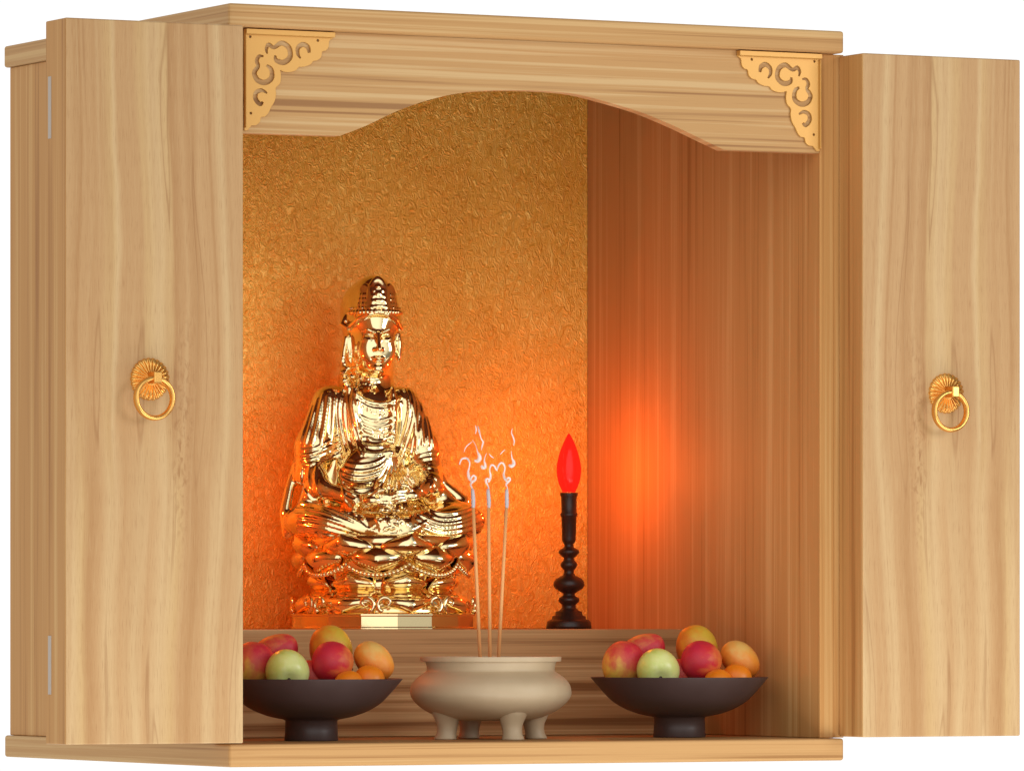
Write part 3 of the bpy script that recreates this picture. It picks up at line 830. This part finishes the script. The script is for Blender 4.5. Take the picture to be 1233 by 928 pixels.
for ax, ay in ((298, 140), (140, -298), (-298, -140), (-140, 298)):
    u = np.array((ax, ay)) / math.hypot(ax, ay)
    secs = [(420, 130, -20), (470, 118, -10), (505, 102, -6), (535, 86, -4), (570, 72, -6), (605, 66, -4), (635, 66, 2), (660, 74, 8), (670, 76, 10), (672, 73, 10)]
    V = []; F = []; n = 24
    for y, r, o in secs:
        c = np.array((ax, ay)) * (1 + .0) + u * o
        for q in range(n):
            a = 2 * math.pi * q / n
            V.append(((c[0] + r * math.cos(a)) * kb, (c[1] + r * math.sin(a)) * kb, bz(y)))
    for i in range(len(secs) - 1):
        for q in range(n): F.append((i * n + q, (i + 1) * n + q, (i + 1) * n + (q + 1) % n, i * n + (q + 1) % n))
    F.append(tuple(range(n))); F.append(tuple((len(secs) - 1) * n + q for q in range(n))[::-1])
    obj('leg', V, F, M['burner'], ib, True)

# photo pixel -> point on the upright plane through the burner facing the viewer
ZK = 1 / 1465.0
def pv(px, py, d=0.0):
    u = (px - 591) * ZK; z = .1174 - (py - 743.3) * ZK
    return np.array((bx + u * math.cos(VIEW) + d * math.sin(VIEW), BY - u * math.sin(VIEW) + d * math.cos(VIEW), z))
sticks = [((578.5, 797), (568.8, 589), 'left'), ((590.2, 797), (588, 589), 'middle'), ((600.2, 797), (611, 589), 'right')]
lab = {'left': 'incense stick leaning left, nearest the golden statue', 'middle': 'upright incense stick between the two leaning ones', 'right': 'incense stick leaning right, nearest the red candle'}
smk = {'left': 'white curl of smoke over the stick leaning left', 'middle': 'white curl of smoke over the upright middle stick', 'right': 'white curl of smoke over the stick leaning right'}
for i, (a, b, w) in enumerate(sticks):
    A = pv(*a, d=(i - 1) * .003); B = pv(*b, d=(i - 1) * .003)
    A = A + (A - B) / np.linalg.norm(A - B) * .006
    t = thing('incense_stick', lab[w], 'incense stick', tuple(A), 0, 'incense sticks in the burner')
    mid_ = A + (B - A) * (1 - 22.5 / 213)
    V, F = tube_data([A - A, (mid_ - A) * .5, mid_ - A], .00148, 10); obj('stick', V, F, M['stick'], t, True)
    dirn = (B - mid_); pts = [mid_ - A + dirn * q + np.array((.0004 * math.sin(q * 3 + i), 0, 0)) for q in np.linspace(0, 1, 8)]
    V, F = tube_data(pts, [.00128, .00165, .0017, .0017, .00165, .0016, .0015, .0012], 10); obj('ash_tip', V, F, M['ash_tip'], t, True)

def sp(x, y): return (530 + x * .1293, 500 + y * .1293)
def wisp(pts, rad): return [(sp(x, y)) for x, y in pts], rad
SM = {
 'left': [([(297, 700), (296, 675), (285, 650), (300, 625), (326, 605), (330, 580), (312, 566), (296, 580), (290, 600)], [4, 7, 8, 12, 11, 9, 8, 8, 5]),
          ([(296, 625), (276, 595), (266, 565), (262, 530), (270, 495), (276, 455), (262, 418), (240, 405), (205, 412), (188, 440), (182, 465)], [7, 13, 14, 10, 6, 6, 9, 10, 8, 7, 5]),
          ([(320, 425), (345, 432), (366, 415), (366, 385), (350, 350), (340, 310), (322, 265), (300, 235)], [8, 16, 19, 16, 7, 4, 3, 2]),
          ([(222, 350), (240, 305), (270, 275), (300, 252)], [2, 5, 5, 2]),
          ([(384, 330), (392, 290), (400, 255), (382, 225), (372, 190), (362, 150), (352, 105)], [3, 7, 8, 5, 6, 9, 3]),
          ([(330, 180), (336, 140), (328, 100)], [3, 6, 2])],
 'middle': [([(455, 700), (452, 675), (440, 650), (428, 622), (428, 600), (445, 595), (460, 605), (455, 620)], [4, 6, 8, 11, 10, 8, 8, 5]),
            ([(450, 625), (466, 595), (470, 560), (462, 520), (466, 485), (482, 468), (505, 478), (520, 505), (533, 520)], [8, 11, 9, 6, 8, 9, 8, 9, 4]),
            ([(385, 470), (398, 490), (418, 488), (420, 460), (412, 430), (418, 395), (432, 360)], [9, 17, 14, 11, 6, 4, 2]),
            ([(455, 360), (475, 385), (500, 402)], [2, 6, 3])],
 'right': [([(622, 700), (625, 675), (615, 650), (630, 625), (650, 605), (645, 585), (625, 590), (622, 605)], [4, 6, 8, 12, 10, 8, 8, 5]),
           ([(618, 620), (600, 590), (592, 555), (600, 520), (602, 485), (588, 455), (566, 448), (545, 470), (530, 510)], [7, 12, 10, 6, 7, 9, 8, 8, 5]),
           ([(640, 465), (662, 478), (684, 462), (684, 435), (670, 405), (664, 370), (662, 340)], [8, 16, 16, 14, 6, 4, 2]),
           ([(560, 370), (580, 345), (606, 325)], [2, 5, 2]),
           ([(684, 285), (690, 245), (678, 205), (664, 170), (670, 130)], [3, 6, 7, 5, 2])]}
for i, (w, curls) in enumerate(SM.items()):
    base = pv(*sp(*curls[0][0][0]))
    parts = []
    for j, (pts, rad) in enumerate(curls):
        P2 = catmull(pts, 5)
        rr = np.interp(np.linspace(0, 1, len(P2)), np.linspace(0, 1, len(rad)), rad) * .1293 * ZK * 1.1
        P3 = [pv(*sp(*q), d=.004 * math.sin(q[1] * .02 + j * 1.7 + i)) - base for q in P2]
        parts.append(tube_data(P3, list(rr), 10))
    V, F = merge(*parts)
    o = obj('smoke_wisp', V, F, M['smoke'], None, True, tuple(base)); tag(o, smk[w], 'smoke', 'smoke rising from the incense')

# ------------------------------------------------------------------ fruit bowls
def rev(r, z): return r, z
bowl_prof = [(.0215, .0), (.0218, .0006), (.0213, .008), (.0210, .0160), (.0225, .0170), (.0300, .0184), (.0360, .0200), (.0463, .0240), (.0560, .0300), (.0640, .0381), (.0700, .0450), (.0734, .0491), (.0735, .0495), (.0722, .0492),
             (.0640, .0400), (.0550, .0316), (.0450, .0258), (.0350, .0220), (.018, .0200), (.0002, .0196)]
FR = {
 'peach_l': fruit_mat('red_yellow_peach', srgb(228, 186, 74), srgb(216, 96, 64), srgb(204, 40, 60), (.55, 0, .85), .5),
 'peach_b': fruit_mat('crimson_peach', srgb(222, 140, 70), srgb(208, 52, 64), srgb(192, 32, 56), (.8, 0, .3), .5),
 'apple': fruit_mat('green_apple', srgb(190, 206, 84), srgb(216, 228, 126), srgb(230, 236, 158), (.3, 0, .7), .3, .4),
 'mango': fruit_mat('orange_green_mango', srgb(216, 112, 34), srgb(226, 150, 44), srgb(214, 182, 60), (.9, 0, .2), .45),
 'peach_f': fruit_mat('deep_red_peach', srgb(222, 120, 58), srgb(208, 40, 52), srgb(198, 34, 66), (0, 0, -1), .5),
 'mango_r': fruit_mat('yellow_orange_mango', srgb(228, 120, 34), srgb(236, 152, 54), srgb(228, 184, 100), (.8, 0, .35), .45),
 'orange': fruit_mat('orange_peel', srgb(232, 110, 10), srgb(242, 130, 18), srgb(246, 142, 26), (0, 0, 1), .4),
 'peach_s': fruit_mat('small_red_peach', srgb(205, 70, 50), srgb(214, 82, 66), srgb(196, 50, 54), (0, 0, 1), .5)}
STEM = simple('dark_stem', srgb(58, 42, 26), .7)
def fruit_mesh(name, rx, rz, dim=.12, lop=0.0, mat=None):
    n, m = 40, 28; V = []; F = []
    for j in range(m + 1):
        th = math.pi * j / m
        r = math.sin(th); z = math.cos(th)
        d = dim * math.exp(-(th / .42) ** 2) + dim * .8 * math.exp(-((math.pi - th) / .4) ** 2)
        for k_ in range(n):
            a = 2 * math.pi * k_ / n
            w = 1 + lop * math.cos(a) * math.cos(th) + .015 * math.cos(3 * a + 1) * r
            V.append((rx * r * w * math.cos(a), rx * r * w * math.sin(a), rz * (z - math.copysign(d, z))))
    for j in range(m):
        for k_ in range(n): F.append((j * n + k_, (j + 1) * n + k_, (j + 1) * n + (k_ + 1) % n, j * n + (k_ + 1) % n))
    V2, F2 = [], []
    return V, F
# (kind, material, px offset from bowl axis, py of centre, depth away from viewer (m), rx px, rz px, tilt toward right (deg), tilt toward viewer, dimple, lop)
FRUITS = [
 ('peach', 'peach_l', -68.0, 799.5, -.010, 25.5, 28.5, 8, 0, .05, .05),
 ('peach', 'peach_b', -43.0, 784.0, .024, 19.5, 29.0, 62, 0, .03, .14),
 ('apple', 'apple', -27.5, 806.5, -.030, 25.6, 25.0, 6, 118, .22, .05),
 ('peach', 'peach_s', 0.0, 812.0, -.008, 20.0, 19.0, 5, 10, .06, 0),
 ('mango', 'mango', 22.5, 783.0, .022, 25.5, 30.5, -24, 0, .02, .10),
 ('peach', 'peach_f', 25.0, 796.5, -.018, 24.8, 25.5, 112, 38, .09, .02),
 ('mango', 'mango_r', 73.0, 795.0, .004, 20.0, 26.5, -52, 0, .02, .08),
 ('orange', 'orange', 67.5, 817.0, -.018, 18.3, 17.8, 10, 15, .05, 0),
 ('orange', 'orange', 44.0, 823.0, -.036, 18.0, 17.6, -12, 20, .05, 0)]
WORDS = [('red and yellow peach at the left end', 'of the {b}'), ('crimson peach tilted at the back left', 'of the {b}'), ('pale green apple with dark calyx at the front', 'of the {b}'),
         ('small red peach low in the gap beside the green apple', 'in the {b}'), ('tall orange and green mango standing at the back', 'of the {b}'), ('deep red round peach in the centre', 'of the {b}'),
         ('yellow orange mango leaning at the right end', 'of the {b}'), ('bright orange under the leaning mango', 'in the {b}'), ('orange barely showing over the front rim', 'of the {b}')]
GRP = {'peach': 'peaches in the fruit bowls', 'apple': 'apples in the fruit bowls', 'mango': 'mangoes in the fruit bowls', 'orange': 'oranges in the fruit bowls'}
protos = {}
def rotm(right, front):
    return Matrix.Rotation(-VIEW, 3, 'Z') @ Matrix.Rotation(R(front), 3, 'X') @ Matrix.Rotation(R(right), 3, 'Y')
for bi, (X, sc, bname, blabel) in enumerate(((-.1594, 1483.0, 'left fruit bowl', 'dark brown footed bowl of fruit partly hidden behind the left door'), (.1792, 1447.0, 'right fruit bowl', 'dark brown footed bowl of fruit beside the right wall'))):
    t = thing('fruit_bowl', blabel, 'bowl', (X, BY, TB + .0002), 0, 'footed fruit bowls')
    if bi == 0:
        V, F = lathe_data([tuple(q) for q in catmull(bowl_prof[4:], 4)], 96, False, True); b_me = obj('bowl', V, F, M['bowl'], t, True).data
        V, F = lathe_data(bowl_prof[:5], 64, True, False); f_me = obj('foot', V, F, M['bowl'], t, True).data
    else:
        link('bowl', b_me, None, t); link('foot', f_me, None, t)
    for fi, (kind, mk, du, py, dep, rx, rz, tr, tf, dim, lop) in enumerate(FRUITS):
        u = du / 1447.0
        z = TB + .0494 + (816.5 - py) / 1447.0
        loc = (X + u * math.cos(VIEW) + dep * math.sin(VIEW), BY - u * math.sin(VIEW) + dep * math.cos(VIEW), z)
        lb = WORDS[fi][0] + ' ' + WORDS[fi][1].format(b=bname)
        if bi == 0:
            V, F = fruit_mesh(kind, rx / 1447, rz / 1447, dim, lop)
            o = obj(kind, V, F, FR[mk], None, True)
            q = None
            if mk in ('apple', 'peach_f'):
                sz = rz / 1447
                V, F = tube_data([(0, 0, sz * .70), (.0003, 0, sz * .80), (.0006, .0003, sz * (.92 if mk == 'apple' else 1.0))], [.0016, .0013, .0012] if mk == 'apple' else [.0009, .0007, .0009], 8)
                q = obj('stem', V, F, STEM, o, True)
            protos[fi] = (o, q)
        else:
            src, q = protos[fi]; o = src.copy(); C.objects.link(o)
            if q is not None: c = q.copy(); C.objects.link(c); c.parent = o
        o.location = loc; o.rotation_mode = 'QUATERNION'; o.rotation_quaternion = rotm(tr, tf).to_quaternion()
        tag(o, lb, kind, GRP[kind])

# ------------------------------------------------------------------ light
w = bpy.data.worlds.new('World'); scene.world = w; w.use_nodes = True
nt = w.node_tree; nt.nodes.clear()
out = nt.nodes.new('ShaderNodeOutputWorld'); bg = nt.nodes.new('ShaderNodeBackground')
tc = nt.nodes.new('ShaderNodeTexCoord'); sx = nt.nodes.new('ShaderNodeSeparateXYZ')
nt.links.new(tc.outputs['Generated'], sx.inputs[0])
mr = nt.nodes.new('ShaderNodeMapRange'); mr.interpolation_type = 'SMOOTHSTEP'
mr.inputs[1].default_value = .3; mr.inputs[2].default_value = .7; nt.links.new(sx.outputs[1], mr.inputs[0])
mx = nt.nodes.new('ShaderNodeMix'); mx.data_type = 'RGBA'
nt.links.new(mr.outputs[0], mx.inputs[0]); mx.inputs[6].default_value = (.235, .23, .22, 1); mx.inputs[7].default_value = (1.06, 1.06, 1.06, 1)
# broad bright world lobe added for reflections, in front and to the left
vd = nt.nodes.new('ShaderNodeVectorMath'); vd.operation = 'DOT_PRODUCT'; nt.links.new(tc.outputs['Generated'], vd.inputs[0])
vd.inputs[1].default_value = tuple(Vector((-.42, -.88, .22)).normalized())
ml = nt.nodes.new('ShaderNodeMapRange'); ml.interpolation_type = 'SMOOTHSTEP'
ml.inputs[1].default_value = .62; ml.inputs[2].default_value = .97; nt.links.new(vd.outputs['Value'], ml.inputs[0])
m2 = nt.nodes.new('ShaderNodeMix'); m2.data_type = 'RGBA'; nt.links.new(ml.outputs[0], m2.inputs[0])
nx = nt.nodes.new('ShaderNodeMapRange'); nx.interpolation_type = 'SMOOTHSTEP'; nt.links.new(sx.outputs[0], nx.inputs[0])
nx.inputs[1].default_value = -.4; nx.inputs[2].default_value = -.9
m3 = nt.nodes.new('ShaderNodeMix'); m3.data_type = 'RGBA'; nt.links.new(nx.outputs[0], m3.inputs[0])
m3.inputs[6].default_value = (.235, .23, .22, 1); m3.inputs[7].default_value = (.62, .60, .57, 1); nt.links.new(m3.outputs[2], mx.inputs[6])
nt.links.new(mx.outputs[2], m2.inputs[6]); m2.inputs[7].default_value = (1.35, 1.33, 1.28, 1)
nt.links.new(m2.outputs[2], bg.inputs[0]); bg.inputs[1].default_value = 1.0
nt.links.new(bg.outputs[0], out.inputs[0])

def area(name, loc, target, size, power, col=(1, 1, 1), sy=None):
    l = bpy.data.lights.new(name, 'AREA'); l.shape = 'RECTANGLE'; l.size = size; l.size_y = sy or size
    l.energy = power; l.color = col
    o = bpy.data.objects.new(name, l); C.objects.link(o); o.location = loc
    d = Vector(target) - Vector(loc); o.rotation_euler = d.to_track_quat('-Z', 'Y').to_euler(); return o
area('key_softbox', (1.5, -2.3, .8), (0, 0, .3), 1.0, 21, (1, .98, .95))
area('low_softbox', (0, -.66, -.68), (0, 0, .1), 2.0, 14.5, (1, .985, .955), .9)
for X_ in (CX, -.176):
    pl = bpy.data.lights.new('bulb_filament', 'POINT'); pl.energy = 1.6 if X_ > 0 else 2.0; pl.color = (1, .33, .09); pl.shadow_soft_size = 0
    po = bpy.data.objects.new('bulb_filament', pl); C.objects.link(po); po.location = (X_, CY, zc + cz(195))

# ------------------------------------------------------------------ camera
cam = bpy.data.cameras.new('Camera'); co_ = bpy.data.objects.new('Camera', cam); C.objects.link(co_)
co_.location = (-2.49941, -4.78731, .117397); co_.rotation_euler = (R(90), 0, -.476429)
cam.sensor_width = 36; cam.lens = 8081.9 / 1233 * 36; cam.shift_y = (743.35 - 464) / 1233; cam.clip_end = 100
scene.camera = co_
scene.view_settings.view_transform = 'Standard'; scene.view_settings.look = 'None'
scene.view_settings.exposure = 0; scene.view_settings.gamma = 1
scene.cycles.use_denoising = True
scene.cycles.max_bounces = 10; scene.cycles.diffuse_bounces = 5; scene.cycles.glossy_bounces = 6
scene.cycles.caustics_reflective = True
scene.cycles.sample_clamp_indirect = 6
